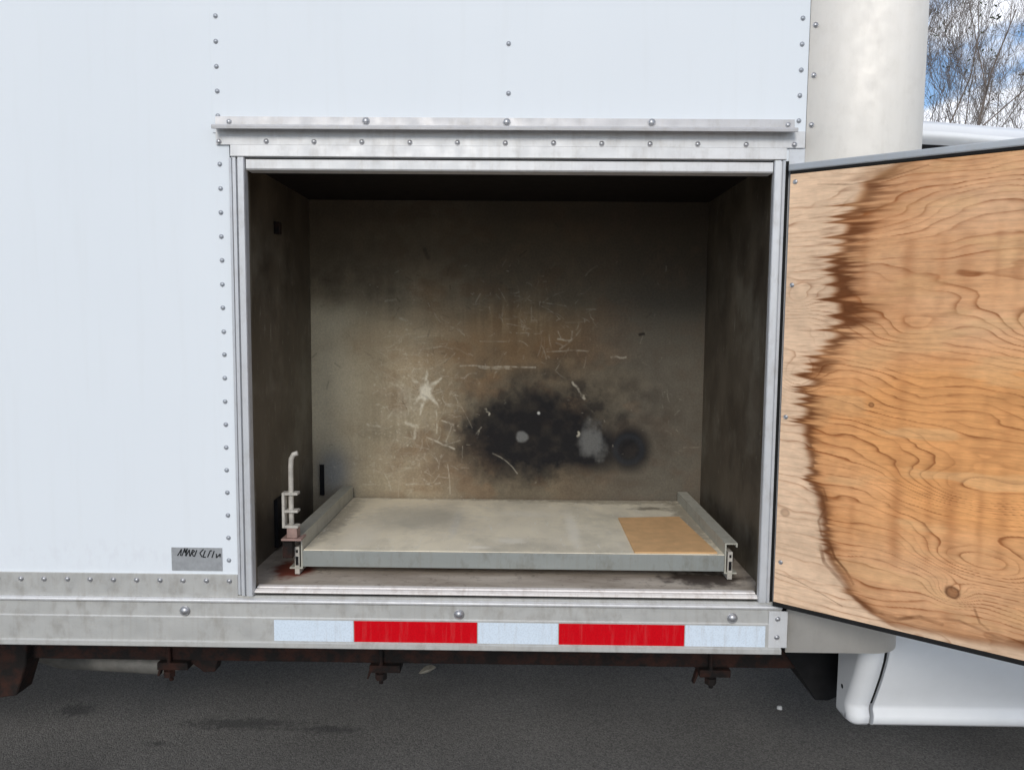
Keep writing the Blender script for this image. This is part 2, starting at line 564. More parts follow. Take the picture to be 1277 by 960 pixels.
M = dict(
    white=white_paint(),
    alu_h=alu('weathered_aluminium', streak=(0.25, 1, 3.0)),
    alu_v=alu('weathered_aluminium_upright', (0.56, 0.57, 0.585), 0.55, 0.4, streak=(3, 1, 0.3)),
    alu_dirty=alu('stained_aluminium', (0.52, 0.515, 0.49), 0.5, 0.5, (0.3, 1, 2), 0.55),
    corner=alu('brushed_corner_sheet', (0.72, 0.685, 0.63), 0.6, 0.25, (2, 1, 0.3), 0.22, (0.48, 0.44, 0.38)),
    railm=alu('dusty_tray_rail', (0.44, 0.43, 0.37), 0.55, 0.15, (1, 0.4, 1), 0.5, (0.22, 0.2, 0.15)),
    edge=alu('dull_edge_trim', (0.36, 0.38, 0.40), 0.5, 0.5, (0.3, 1, 2), 0.3),
    drip=alu('dull_drip_aluminium', (0.46, 0.455, 0.46), 0.55, 0.4, (0.25, 1, 3.0), 0.4),
    sill=alu('worn_threshold', (0.80, 0.755, 0.72), 0.5, 0.1, (0.3, 1, 2), 0.5, (0.36, 0.28, 0.22)),
    rivet=plain('rivet_metal', (0.42, 0.42, 0.43), 0.38, 0.8, 0.15, 80, 0),
    rivet_p=plain('painted_rivet', (0.36, 0.38, 0.41), 0.42, 0.4, 0.15, 80, 0),
    red=tape_mat('red_reflective_tape', (0.56, 0.002, 0.008)),
    wtape=tape_mat('white_reflective_tape', (0.62, 0.70, 0.78)),
    wall=grimy_wall(), floor=dusty_floor(), tray=tray_metal(), rust=rusty(), asphalt=asphalt(), bark=bark(),
    back=toned('sooty_scratched_sheet', 0.7, 0.0, 0.16, (1, 1, 1), 160, 0.12),
    ply=toned('stained_plywood', 0.8, 0.0, 0.10, (0.15, 0.15, 1.6), 420, 0.25),
    black=plain('black_plastic', (0.012, 0.012, 0.013), 0.55, 0, 0.3),
    rubber=plain('black_rubber', (0.014, 0.014, 0.014), 0.75, 0, 0.3),
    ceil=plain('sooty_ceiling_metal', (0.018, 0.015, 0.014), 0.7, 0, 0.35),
    card=plain('tan_cardboard', (0.66, 0.40, 0.19), 0.85, 0, 0.14, 26),
    pale=plain('chipped_pale_paint', (0.48, 0.45, 0.40), 0.55, 0, 0.25, 60),
    pink=plain('rust_tinted_bracket', (0.33, 0.22, 0.19), 0.65, 0.2, 0.35, 50),
    plate=plain('silver_name_plate', (0.36, 0.37, 0.38), 0.45, 0.3, 0.16, 90),
    ink=plain('black_ink', (0.02, 0.022, 0.024), 0.6, 0, 0.1),
    cab=plain('white_cab_paint', (0.82, 0.83, 0.84), 0.25, 0, 0.035, 14, 0),
    glass=plain('dark_window_glass', (0.015, 0.018, 0.02), 0.05, 0, 0.1, 5, 0),
    pipe=plain('pale_exhaust_pipe', (0.20, 0.19, 0.17), 0.6, 0.2, 0.3),
    leafm=plain('dry_leaf', (0.36, 0.33, 0.27), 0.8, 0, 0.3, 60),
    stone=plain('white_stone', (0.75, 0.75, 0.74), 0.7, 0, 0.08, 60),
    needle=plain('dark_green_leaf', (0.05, 0.065, 0.03), 0.7, 0, 0.3, 10, 0),
    rim=plain('steel_rim', (0.5, 0.5, 0.5), 0.4, 0.6, 0.1),
)

# ------------------------------------------------------------------ ground
bm = bmesh.new()
bmesh.ops.create_grid(bm, x_segments=8, y_segments=8, size=400)
g = bm_obj('asphalt_ground', bm, M['asphalt'])
tag(g, 'dark grey asphalt of the parking lot under the truck', 'ground', kind='structure')

# ------------------------------------------------------------------ the truck
truck = empty('box_truck', (-1.2, 1.2, 0))
tag(truck, 'white riveted box truck with its side compartment standing open', 'truck')
RIV = dome_mesh('rivet', 0.0044, 0.0026, M['rivet_p'], 0.0054)
RIVM = dome_mesh('rivet', 0.0050, 0.0030, M['rivet'], 0.0062)
BOLT = dome_mesh('bolt', 0.0105, 0.0075, M['rivet'], 0.0125)
BOLTS = dome_mesh('bolt', 0.0075, 0.0050, M['rivet'], 0.0090)


def rv(me, name, x, z, y, parent):
    put(name, me, (x + random.uniform(-.0006, .0006), y, z + random.uniform(-.0006, .0006)), parent)


# white sheets
left_sheet = box('side_sheet', -4.6, -0.656, 0.0, 0.004, 0.926, 3.4, M['white'], truck, 0.0008)
for i in range(18): rv(RIV, 'rivet', -0.678, 1.8696 - i * 0.0534, 0.0, left_sheet)
top_sheet = box('upper_sheet', -0.692, 0.6265, -0.0022, -0.0004, 1.938, 3.4, M['white'], truck, 0.0006)
backing = box('sheet_backing', -0.652, 0.630, 0.0, 0.004, 1.884, 3.39, M['white'], truck, 0.0)
for i in range(14): rv(RIV, 'rivet', -0.6795, 1.974 + i * 0.0538, -0.0022, top_sheet)
for i in range(14): rv(RIV, 'rivet', 0.611, 1.971 + i * 0.0545, -0.0022, top_sheet)
for i in range(8): rv(RIV, 'rivet', -0.032, 2.0267 + i * 0.1065, -0.0022, top_sheet)

# drip rail over the opening
pr = [(-0.003, 1.973), (-0.0065, 1.9725), (-0.008, 1.955), (-0.030, 1.949), (-0.0315, 1.946), (-0.031, 1.9405),
      (-0.0285, 1.940), (-0.027, 1.945), (-0.006, 1.950), (-0.003, 1.949)]
drip = extrude_x('drip_rail', pr, -0.683, 0.600, M['drip'], truck)
for x in (-0.348, -0.035, 0.285): rv(BOLTS, 'bolt', x, 1.963, -0.0075, drip)
for x in (-0.652, 0.585): rv(RIVM, 'rivet', x, 1.960, -0.0075, drip)
flange = box('riveted_flange', -0.684, 0.6255, -0.0050, -0.0024, 1.9115, 1.9475, M['alu_h'], truck, 0.0005)
for i in range(13): rv(RIVM, 'rivet', -0.677 + i * 0.1066, 1.9185, -0.0050, flange)

# frame of the opening
head = extrude_x('outer_header', [(-0.002, 1.9108), (-0.0125, 1.9095), (-0.0135, 1.8855), (-0.0125, 1.8845), (-0.002, 1.8845)], -0.6490, 0.5830, M['alu_h'], truck)
head2 = extrude_x('inner_header', [(0.03, 1.880), (-0.0055, 1.880), (-0.0075, 1.8785), (-0.0075, 1.8595), (-0.005, 1.8565), (0.03, 1.8565)], -0.6165, 0.5560, M['alu_h'], truck)
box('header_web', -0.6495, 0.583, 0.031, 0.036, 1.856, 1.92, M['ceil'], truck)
jl = [(-0.6565, 0.02), (-0.6565, -0.004), (-0.6500, -0.0065), (-0.6488, -0.0015), (-0.6468, -0.0015), (-0.6460, -0.0105), (-0.6385, -0.0115),
      (-0.6375, -0.004), (-0.6345, -0.004), (-0.6335, -0.0125), (-0.6205, -0.0135), (-0.6190, -0.010), (-0.6185, 0.004), (-0.6225, 0.006), (-0.6225, 0.02)]
extrude_z('left_jamb', jl, 0.8805, 1.8830, M['alu_v'], truck)
jr = [(0.558, 0.004), (0.558, -0.0095), (0.5598, -0.0115), (0.5715, -0.0125), (0.5728, -0.0085), (0.5752, -0.0085), (0.5765, -0.0125), (0.5822, -0.0115), (0.5832, -0.0095), (0.5832, 0.02), (0.563, 0.02)]
extrude_z('right_jamb', jr, 0.8805, 1.8830, M['alu_v'], truck)
box('hinge_gap_seal', 0.5840, 0.592, -0.004, 0.015, 0.8805, 1.8830, M['rubber'], truck, 0.0)
sill = extrude_x('threshold', [(-0.0030, 0.8850), (-0.0040, 0.8865), (-0.0035, 0.8895), (0.004, 0.8925), (0.014, 0.8915), (0.016, 0.8940), (0.030, 0.8940), (0.038, 0.8900), (0.038, 0.8850)],
                 -0.6182, 0.5575, M['sill'], truck)
box('sill_gap_shade', -0.6182, 0.5575, 0.004, 0.030, 0.8790, 0.8848, M['rubber'], truck, 0.0)  # dark strip standing in for the shadow in the gap below the threshold
hinge_post = box('hinge_post', 0.5925, 0.6275, -0.0015, 0.004, 0.8805, 1.911, M['alu_v'], truck, 0.0006)

# rounded front corner
RC, XC = 0.08, 0.836
cp = [(0.6282, 0.004), (0.6282, -0.0010)] + [(XC, -0.0010)] + [(XC + RC * math.sin(rad(t)), RC - RC * math.cos(rad(t)) - 0.0010) for t in range(5, 91, 5)] + \
     [(XC + RC, 2.4), (XC + RC - 0.004, 2.4)] + [(XC + (RC - 0.004) * math.sin(rad(t)), RC - (RC - 0.004) * math.cos(rad(t))) for t in range(90, -1, -10)]
corner = extrude_z('rounded_corner_sheet', cp, 0.757, 3.4, M['corner'], truck)
for fa in corner.data.polygons: fa.use_smooth = False
corner.data.polygons.foreach_set('use_smooth', [abs(p.normal.z) < 0.5 for p in corner.data.polygons])
for i in range(14): rv(RIVM, 'rivet', 0.6390, 1.855 + i * 0.1068, -0.0012, corner)
seam = box('corner_seam_gap', 0.6266, 0.6280, -0.0002, 0.003, 0.88, 3.39, M['rubber'], truck, 0.0)

# lower rails
strip = box('riveted_base_strip', -4.6, -0.6572, -0.0040, -0.0005, 0.8735, 0.9285, M['alu_dirty'], truck, 0.0006)
for i in range(20): rv(RIVM, 'rivet', -0.6765 - i * 0.0547, 0.9128, -0.0042, strip)
ridge = extrude_x('rail_ridge', [(-0.004, 0.8730), (-0.012, 0.8705), (-0.0135, 0.8680), (-0.0120, 0.8640), (-0.004, 0.8632)], -4.6, 0.6130, M['alu_h'], truck)
rail = extrude_x('bottom_rail', [(0.04, 0.8785), (-0.003, 0.8785), (-0.0030, 0.8640), (-0.0085, 0.8610), (-0.0090, 0.8300), (-0.0115, 0.8275), (-0.0118, 0.7720), (-0.0160, 0.7695),
                                  (-0.0165, 0.7590), (-0.0140, 0.7570), (0.04, 0.7570)], -4.6, 0.6130, M['alu_dirty'], truck)
for x in (-0.7806, -0.1372, 0.4993, -1.42, -2.06): rv(BOLT, 'bolt', x, 0.8415, -0.0092, rail)
cap = box('rail_end_cap', 0.5830, 0.6262, -0.0128, -0.0093, 0.7730, 0.8600, M['alu_h'], truck, 0.0008)
for z in (0.842, 0.798): rv(RIVM, 'rivet', 0.603, z, -0.0128, cap)
for x0, x1, k in ((-0.5708, -0.3850, 'wtape'), (-0.3830, -0.0950, 'red'), (-0.0928, 0.0938, 'wtape'), (0.0960, 0.3880, 'red'), (0.3900, 0.5757, 'wtape')):
    t = box('reflective_tape', x0, x1, -0.01235, -0.0119, 0.7738, 0.8242, M[k], truck, 0.0)
    t['label'] = 'red reflective tape strip' if k == 'red' else 'white reflective tape strip'

# name plate
plate = box('name_plate', -0.8124, -0.6935, -0.0020, -0.0002, 0.9362, 0.9915, M['plate'], truck, 0.0005)
bm = bmesh.new()
x = -0.798
glyphs = [[(0, 0), (.5, 1), (.62, 0)], [(0, 0), (.35, 1), (.55, .4), (.85, 1), (.75, 0)], [(0, 0), (.4, 1), (.75, 0)], [(0, 0), (.2, 1), (.7, .8), (.2, .5), (.7, 0)],
          [(0, 0), (.2, 1)], [(.7, 1), (.1, .5), (.7, 0)], [(.2, 1), (0, 0), (.6, 0)], [(.1, 0), (.35, 1), (.7, 1)], [(.3, 1), (.15, 0)], [(0, .6), (.2, 0), (.8, .6), (.9, .1)]]
for k, gl in enumerate(glyphs):
    hgt = 0.016 * (1.15 if k in (1, 5) else 1.0)
    w = 0.0115
    zz = 0.9715 - 0.0004 * k
    for (a, b), (c, d) in zip(gl[:-1], gl[1:]):
        p0 = Vector((x + a * w + b * 0.004, 0, zz + b * hgt)); p1 = Vector((x + c * w + d * 0.004, 0, zz + d * hgt))
        t = (p1 - p0).normalized(); nn = Vector((-t.z, 0, t.x)) * 0.0013
        q = [p0 + nn, p0 - nn, p1 - nn, p1 + nn]
        fv = [bm.verts.new((v.x, -0.00235 - 0.00002 * k, v.z)) for v in q]
        bk = [bm.verts.new((v.x, -0.0021, v.z)) for v in q]
        bm.faces.new(fv)
        for i in range(4): bm.faces.new((fv[i], fv[(i + 1) % 4], bk[(i + 1) % 4], bk[i]))
    x += 0.0099
bm_obj('plate_lettering', bm, M['ink'], plate)

# closed body behind the sheets
box('roof', -4.6, 0.92, 0.0, 2.4, 3.4, 3.43, M['white'], truck, 0.01)
box('far_side', -4.6, 0.80, 2.396, 2.4, 0.8, 3.4, M['white'], truck, 0.0)
box('rear_wall', -4.604, -4.6, 0.0, 2.4, 0.8, 3.4, M['white'], truck, 0.0)
box('body_floor', -4.6, 0.90, 0.041, 2.395, 0.77, 0.80, M['rust'], truck, 0.0)

# ------------------------------------------------------------------ compartment
XL, XR, YB, ZF, ZC = -0.675, 0.590, 0.70, 0.886, 1.905
lw = box('compartment_left_wall', XL - 0.004, XL, 0.021, YB + 0.01, ZF - 0.02, ZC + 0.02, M['wall'], truck, 0.0)
rw = box('compartment_right_wall', XR, XR + 0.004, 0.021, YB + 0.01, ZF - 0.02, ZC + 0.02, M['wall'], truck, 0.0)
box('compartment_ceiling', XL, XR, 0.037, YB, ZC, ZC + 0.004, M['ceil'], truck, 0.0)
box('compartment_floor', XL, XR, 0.0385, YB, ZF - 0.004, ZF, M['floor'], truck, 0.0)
# jamb returns so no light slips past the frame
box('left_return', XL, -0.6226, 0.0205, 0.030, ZF - 0.02, ZC + 0.015, M['wall'], truck, 0.0)
box('right_return', 0.5635, XR, 0.0205, 0.030, ZF - 0.02, ZC + 0.015, M['wall'], truck, 0.0)

# back wall: soot, rub marks, scratches and painted shade at the top, in a fine grid.  s,t are picture-like units on the wall (s 388..878 left-right, t 257..628 top-down)
nx, nz = 600, 440
s = np.linspace(384, 886, nx); t = np.linspace(250, 650, nz)
S, T = np.meshgrid(s, t)
XW = XL - 0.002 + (S - 384) / (886 - 384) * (XR - XL + 0.004)
ZW = 1.905 - (T - 250) / (650 - 250) * (1.905 - 0.880)
n1 = fbm(S / 60, T / 60, 3, 5); n2 = fbm(S / 14, T / 14, 9, 4); n3 = fbm(S / 90, T / 18, 21, 4)
vst = fbm(S / 5, T / 90, 33, 4)
lerp = lambda a, b, m: a * (1 - m[..., None]) + np.array(b) * m[..., None]
C = np.ones(S.shape + (3,)) * np.array([0.39, 0.325, 0.222])
C *= (1 + 0.60 * n1 + 0.40 * n3 + 0.22 * vst + 0.40 * n2)[..., None]
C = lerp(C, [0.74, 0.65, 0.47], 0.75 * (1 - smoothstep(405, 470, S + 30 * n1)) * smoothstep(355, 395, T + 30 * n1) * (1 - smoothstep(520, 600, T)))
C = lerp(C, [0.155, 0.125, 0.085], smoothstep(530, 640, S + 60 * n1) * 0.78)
C = lerp(C, [0.24, 0.15, 0.085], np.clip(5 * fbm(S / 38, T / 24, 77, 4) - 0.1, 0, 0.6) * smoothstep(440, 520, S) * 0.8)
C = lerp(C, [0.26, 0.145, 0.062], np.clip(0.85 * np.exp(-(((S - 640) / 100) ** 2 + ((T - 418) / 50) ** 2) * 1.2) + 0.9 * n1, 0, 0.8))
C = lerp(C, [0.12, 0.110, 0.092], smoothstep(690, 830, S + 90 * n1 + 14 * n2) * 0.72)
C = lerp(C, [0.080, 0.062, 0.045], smoothstep(405, 315, T + 26 * n1 + 12 * n2) * 0.80)  # shade of the upper compartment, painted into the wall colour
C = lerp(C, [0.20, 0.125, 0.075], np.clip(0.6 * np.exp(-(((S - 565) / 60) ** 2 + ((T - 580) / 34) ** 2)) + 0.4 * n2, 0, 0.65))
C = lerp(C, [0.26, 0.27, 0.27], np.clip(0.9 * np.exp(-(((S - 412) / 22) ** 2 + ((T - 590) / 30) ** 2)), 0, 0.8))
e1 = np.sqrt(((S - 672) / 132) ** 2 + ((T - 540) / 78) ** 2) + 0.45 * n1 + 0.15 * n2 + 0.15 * n3
soot = 0.97 * (1 - smoothstep(0.42, 1.22, e1 + 0.22 * fbm(S / 7, T / 7, 81, 3)))
e2 = np.sqrt(((S - 792) / 40) ** 2 + ((T - 556) / 42) ** 2) + 0.35 * n1 + 0.10 * n2
soot = np.maximum(soot, 0.97 * (1 - smoothstep(0.45, 1.15, e2)))
e3 = np.sqrt(((S - 740) / 95) ** 2 + ((T - 556) / 52) ** 2) + 0.45 * n1 + 0.12 * n2
soot = np.maximum(soot, 0.95 * (1 - smoothstep(0.35, 1.15, e3)))
soot = np.maximum(soot, 0.45 * 1.4 * 1.15 * np.exp(-(((S - 690) / 170) ** 2 + ((T - 520) / 95) ** 2)) * np.clip(1 + 1.5 * n2, 0, 1.3))
C = lerp(C, [0.010, 0.010, 0.012], np.clip(soot * (1 + 0.25 * n2), 0, 0.98))
ring = np.hypot((S - 792), (T - 558)); C = lerp(C, [0.030, 0.033, 0.038], 0.6 * np.exp(-((ring - 17) / 4) ** 2))
gp = (1 - smoothstep(0.35, 1.15, np.sqrt(((S - 745) / 20) ** 2 + ((T - 549) / 26) ** 2) + 1.0 * n2 + 0.5 * vst))
C = lerp(C, [0.15, 0.15, 0.145], gp * 0.75)
C = lerp(C, [0.17, 0.17, 0.165], (1 - smoothstep(5, 9, np.hypot(S - 655, T - 543) + 6 * n2)) * 0.8)
C = lerp(C, [0.45, 0.45, 0.43], (1 - smoothstep(1.0, 2.6, np.hypot(S - 676, T - 513))))
hz = np.exp(-(((S - 512) / 46) ** 2 + ((T - 500) / 52) ** 2)) * np.clip(0.30 + 2.2 * n2 + 1.2 * vst, 0, 1)
C = lerp(C, [0.46, 0.41, 0.32], hz * 0.40)
hz2 = np.exp(-(((S - 650) / 75) ** 2 + ((T - 395) / 26) ** 2)) * np.clip(0.2 + 2.2 * vst + 1.5 * n2, 0, 1)
C = lerp(C, [0.36, 0.27, 0.16], hz2 * 0.55)
rng = random.Random(5)
Ls = []
def poly(px_, py_, segs, wob):
    return [(a_ + rng.gauss(0, wob), b_ + rng.gauss(0, wob)) for a_, b_ in zip(np.linspace(px_[0], px_[1], segs), np.linspace(py_[0], py_[1], segs))]
# the star-shaped scuff: a torn patch with tapering rays
core = np.hypot((S - 531) / 8.5, (T - 487) / 10) + 1.2 * n2
C = lerp(C, [0.62, 0.58, 0.48], 0.85 * (1 - smoothstep(0.4, 1.15, core)))
for (ax, ay) in ((509, 467), (533, 460), (551, 470), (513, 507), (524, 516), (548, 506)):
    for q in range(5):
        f0, f1 = q / 5, (q + 1) / 5
        Ls.append(([(531 + (ax - 531) * f0, 486 + (ay - 486) * f0), (531 + (ax - 531) * f1, 486 + (ay - 486) * f1)], 4.4 * (1 - 0.8 * f0), 0.95 - 0.4 * f0))
for (x0, y0, x1, y1, w, st_) in ((545, 512, 545, 540, 1.0, .5), (532, 545, 568, 560, 1.3, .55), (552, 524, 566, 528, 1.0, .5), (566, 528, 558, 548, .9, .4), (505, 527, 520, 532, 2.4, .55), (519, 531, 516, 546, 2.0, .5),
        (455, 530, 471, 532, 1.6, .5), (575, 454, 671, 455, 1.0, .45), (600, 457, 640, 457, 1.4, .3), (685, 435, 738, 434, .8, .35), (718, 473, 731, 488, 1.6, .5), (731, 488, 734, 495, 1.8, .4), (768, 441, 786, 442, 1.2, .4),
        (728, 536, 727, 543, 1.6, .6), (608, 508, 613, 516, 1.1, .55), (505, 606, 536, 606, 1.1, .5), (700, 420, 716, 421, 1.3, .45), (716, 421, 718, 410, 1.1, .4), (480, 373, 494, 372, 1.3, .35), (498, 395, 514, 402, 1.5, .4)):
    Ls.append((poly((x0, x1), (y0, y1), 6, .5), w, st_))
for k in range(760):
    z = rng.random()
    if z < 0.50: cx, cy = rng.gauss(512, 36), rng.gauss(500, 46)
    elif z < 0.68: cx, cy = rng.gauss(660, 44), rng.gauss(396, 22)
    elif z < 0.82: cx, cy = rng.gauss(505, 45), rng.gauss(588, 16)
    else: cx, cy = rng.uniform(410, 870), rng.uniform(320, 605)
    if z >= 0.82 and math.hypot((cx - 690) / 140, (cy - 535) / 70) < 1: continue
    an = rng.choice([rng.gauss(1.35, .35), rng.gauss(0.05, .15), rng.gauss(-1.0, .3), rng.uniform(0, 6.28)])
    ln = min(42, rng.expovariate(1 / 9.0) + 2); cu = rng.gauss(0, .5)
    pts = []
    for q in range(5):
        pts.append((cx, cy)); an += cu / 4; cx += math.cos(an) * ln / 4; cy += math.sin(an) * ln / 4
    Ls.append((pts, rng.uniform(0.4, 0.95), rng.uniform(0.05, 0.36) if z < 0.82 else rng.uniform(0.03, 0.16)))
for k in range(200):
    cx, cy = (rng.gauss(515, 45), rng.gauss(515, 50)) if rng.random() < .7 else (rng.uniform(410, 860), rng.uniform(320, 605))
    Ls.append(([(cx, cy), (cx + rng.uniform(-1.5, 2), cy + rng.uniform(-1.5, 2))], rng.uniform(0.5, 1.4), rng.uniform(.10, .5) * (0.35 if cx > 580 else 1)))
sc = strokes(S, T, Ls) * np.clip(0.70 + 2.2 * fbm(S / 5, T / 5, 44, 3), 0.10, 1)
C = lerp(C, [0.62, 0.57, 0.46], sc)
dk = []
for k in range(90):
    cx, cy = rng.gauss(560, 130), rng.gauss(430, 90); an = rng.uniform(0, 6.28); ln = rng.uniform(2, 12)
    dk.append(([(cx, cy), (cx + math.cos(an) * ln, cy + math.sin(an) * ln)], rng.uniform(.5, 1.3), rng.uniform(.1, .35)))
dk.append(([(803, 413), (808, 412)], 2.2, .9)); dk.append(([(530, 310), (534, 320)], 3, .4))
C = lerp(C, [0.03, 0.025, 0.02], strokes(S, T, dk))
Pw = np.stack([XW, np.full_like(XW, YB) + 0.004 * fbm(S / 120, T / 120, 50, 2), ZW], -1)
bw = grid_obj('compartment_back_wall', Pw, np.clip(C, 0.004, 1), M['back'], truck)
box('wall_slot', -0.6505, -0.6365, YB - 0.008, YB - 0.003, 0.955, 1.056, M['black'], truck, 0.0008)
box('cover_plate', XL + 0.0005, XL + 0.012, 0.31, 0.395, ZF + 0.01, 1.030, M['black'], truck, 0.002)
box('cable_clip', XL + 0.0005, XL + 0.016, 0.35, 0.372, 1.757, 1.790, M['rust'], truck, 0.002)

# ------------------------------------------------------------------ open compartment door (plywood-lined inside)
TH = rad(36.7)
DU = Vector((math.cos(TH), -math.sin(TH), 0)); DN = Vector((-math.sin(TH), -math.cos(TH), 0)); HG = Vector((0.590, -0.014, 0.880))
SAG = rad(0.35)


def dpt(u_, w_, v_):
    uu = u_ * math.cos(SAG) + v_ * math.sin(SAG) * 0.3
    vv = v_ - u_ * math.sin(SAG)
    return HG + DU * uu + DN * w_ + Vector((0, 0, vv))


def dbox(name, u0, u1, w0, w1, v0, v1, mat, parent, bev=0.0012):
    bm = bmesh.new()
    bm_box(bm, u0, u1, w0, w1, v0, v1, bev)
    for v in bm.verts: v.co = dpt(v.co.x, v.co.y, v.co.z)
    return bm_obj(name, bm, mat, parent)


DW, DH = 1.17, 0.992
door = dbox('compartment_door', 0.0, DW, -0.036, -0.0085, 0.004, DH, M['white'], truck, 0.002)
door['label'] = 'open door with white outside and water-stained plywood inside'
dbox('top_edge_trim', -0.003, DW, -0.0395, 0.0050, DH - 0.0135, DH + 0.002, M['edge'], door, 0.003)
dbox('top_seal', 0.001, DW - 0.001, -0.0084, 0.0015, DH - 0.0185, DH - 0.0138, M['rubber'], door, 0.0)
dbox('bottom_seal', 0.0, DW, -0.030, 0.0030, -0.005, 0.0038, M['rubber'], door, 0.001)
dbox('end_edge_trim', DW + 0.0005, DW + 0.012, -0.0395, 0.004, 0.0, DH, M['alu_v'], door, 0.002)
# plywood face
uu = np.concatenate([np.linspace(0.001, 0.56, 430), np.linspace(0.566, DW - 0.001, 110)])
vv = np.linspace(0.0045, DH - 0.0200, 640)
U, Vv = np.meshgrid(uu, vv)
g1 = fbm(U * 2.0, Vv * 7.0, 61, 4); g2 = fbm(U * 6, Vv * 22, 62, 4); g3 = fbm(U * 14, Vv * 240, 63, 3); g4 = fbm(U * 30, Vv * 30, 64, 4)
g5 = fbm(U * 2.2, Vv * 4.6, 65, 3); g6 = fbm(U * 9, Vv * 13, 66, 3)
h = Vv * 58 + 15.0 * g5 + 4.5 * g1 + 2.0 * g2 + 1.3 * g6
h += 10.0 * np.exp(-((Vv - 0.637 + 0.05 * g1) / 0.060) ** 2) * np.clip(0.1 + 2.2 * (U - 0.10), 0, 2.0)
h += 6.0 * np.exp(-((Vv - 0.33 + 0.08 * g5) / 0.05) ** 2) * np.clip(1.1 - 1.8 * np.abs(U - 0.45), 0, 1)
h += 9.0 * np.exp(-(((U - 0.405) / 0.13) ** 2 + ((Vv - 0.175 + 0.12 * (U - 0.4)) / 0.055) ** 2))
h += 5.0 * np.exp(-(((U - 0.356) / 0.03) ** 2 + ((Vv - 0.111) / 0.022) ** 2))
h += 5.0 * np.exp(-(((U - 0.03) / 0.05) ** 2 + ((Vv - 0.52) / 0.045) ** 2)) + 4.0 * np.exp(-(((U - 0.02) / 0.05) ** 2 + ((Vv - 0.70) / 0.035) ** 2))
fr = h - np.floor(h)
late = np.clip(fr, 0, 1) ** 6.0 * (1 - smoothstep(0.90, 1.0, fr))
ringk = np.random.RandomState(4).uniform(0.25, 1.25, 400)[np.floor(h).astype(int) % 400]
late = 1.75 * late * ringk * np.clip(0.85 + 1.6 * g4 + 0.9 * g6, 0.10, 1.3)
bv = np.array([-.01, .012, .03, .06, .123, .2, .264, .30, .385, .48, .565, .60, .654, .75, .823, .9, .931, .965, 1.0])
bu = np.array([.40, .25, .21, .165, .118, .102, .093, .074, .054, .050, .060, .085, .112, .092, .108, .122, .140, .19, .26])
b = np.interp(vv, bv, bu)
rg = np.random.RandomState(8)
tooth = np.zeros_like(vv)
for k in range(95):
    vc, wd, am = rg.uniform(0, 1), rg.uniform(0.003, 0.0095), rg.uniform(0.2, 1.0) ** 1.6
    tooth = np.minimum(tooth, -1.5 * am * np.clip(1 - np.abs(vv - vc) / wd, 0, 1) ** 1.4)
tooth += 0.5 * fbm(vv * 9, vv * 0, 91, 3) + 0.25
amp = np.interp(vv, [0, .25, .42, .55, .93, 1], [.010, .014, .026, .034, .040, .03])
b = b + tooth * amp
sdist = U - b[:, None] + 0.014 * g2 + 0.010 * g6 + 0.006 * g4
below = Vv - (0.016 + 0.05 * np.clip(U - 0.25, 0, 1)) + 0.02 * g2
sdist = np.where(U > 0.22, np.minimum(sdist, below * 1.2), sdist)
stain = smoothstep(-0.010, 0.016, sdist)
bw_ = np.interp(vv, [0, .12, .3, .5, .56, .93, 1], [.030, .028, .030, .050, .085, .085, .04])[:, None]
bst = np.interp(vv, [0, .12, .3, .5, .58, .93, .97, 1], [.65, .80, .72, .80, .95, .95, .6, .3])[:, None]
streak = np.clip(1 + 2.6 * g3 + 1.2 * g2 + 1.0 * g6, 0.15, 2.2)
bc = bw_ * 0.22
band = np.where(sdist < bc, np.exp(-((sdist - bc) / (0.010 + 0.10 * bw_)) ** 2), np.exp(-((sdist - bc) / (bw_ * 0.42 * streak)) ** 2)) * bst * np.clip(0.9 + 1.5 * g6 + 0.6 * g3, 0.3, 1.1)
tail = np.clip(1.0 - np.abs(sdist + 0.03) / 0.035, 0, 1) * np.clip(g3 * 4.5, 0, 1) * (Vv > 0.53) * 0.5
PC = np.ones(U.shape + (3,)) * np.array([0.75, 0.565, 0.44])
PC *= (1 + 0.25 * g1 + 0.18 * g4)[..., None]
SM = stain * np.clip(0.62 + 0.45 * np.exp(-((Vv - 0.36) / 0.22) ** 2) + 0.9 * g5, 0.3, 0.95)
orange = np.array([0.79, 0.395, 0.165]) * (1 + 0.35 * g1 + 0.25 * g2)[..., None]
PC = PC * (1 - SM[..., None]) + orange * SM[..., None]
for (uc, w, k) in ((.245, .012, .45), (.305, .008, .3), (.345, .014, .45), (.395, .006, .3), (.43, .010, .35), (.16, .008, .25), (.52, .02, .2), (.72, .02, .25), (.95, .015, .2)):
    ww = np.exp(-((U - uc - 0.012 * g2) / w) ** 2) * np.clip(0.45 + 2.4 * fbm(U * 3, Vv * 9, 71, 3), 0, 1)
    PC = lerp(PC, [0.33, 0.12, 0.045], k * ww * (Vv > 0.05))
PC = lerp(PC, [0.27, 0.095, 0.035], np.clip(late * (0.50 + 0.40 * stain), 0, 0.85))
PC = lerp(PC, [0.72, 0.50, 0.29], np.clip(3.2 * (fbm(U * 7, Vv * 26, 77, 3) - 0.06), 0, 0.35) * stain)
PC = lerp(PC, [0.36, 0.13, 0.04], np.clip(stain * np.exp(-np.clip(sdist, 0, 9) / (bw_ * 2.2)) * bst * (0.55 + 1.2 * g2 + 0.8 * g6), 0, 0.7))
PC = lerp(PC, [0.125, 0.042, 0.015], np.clip(band * 1.05, 0, 0.92))
PC = lerp(PC, [0.16, 0.065, 0.03], tail)
dl = []
dl.append(([(0.098, .262), (.105, .24), (.092, .21), (.10, .18), (.118, .165), (.13, .135), (.155, .11), (.17, .085)], .0030, .75))
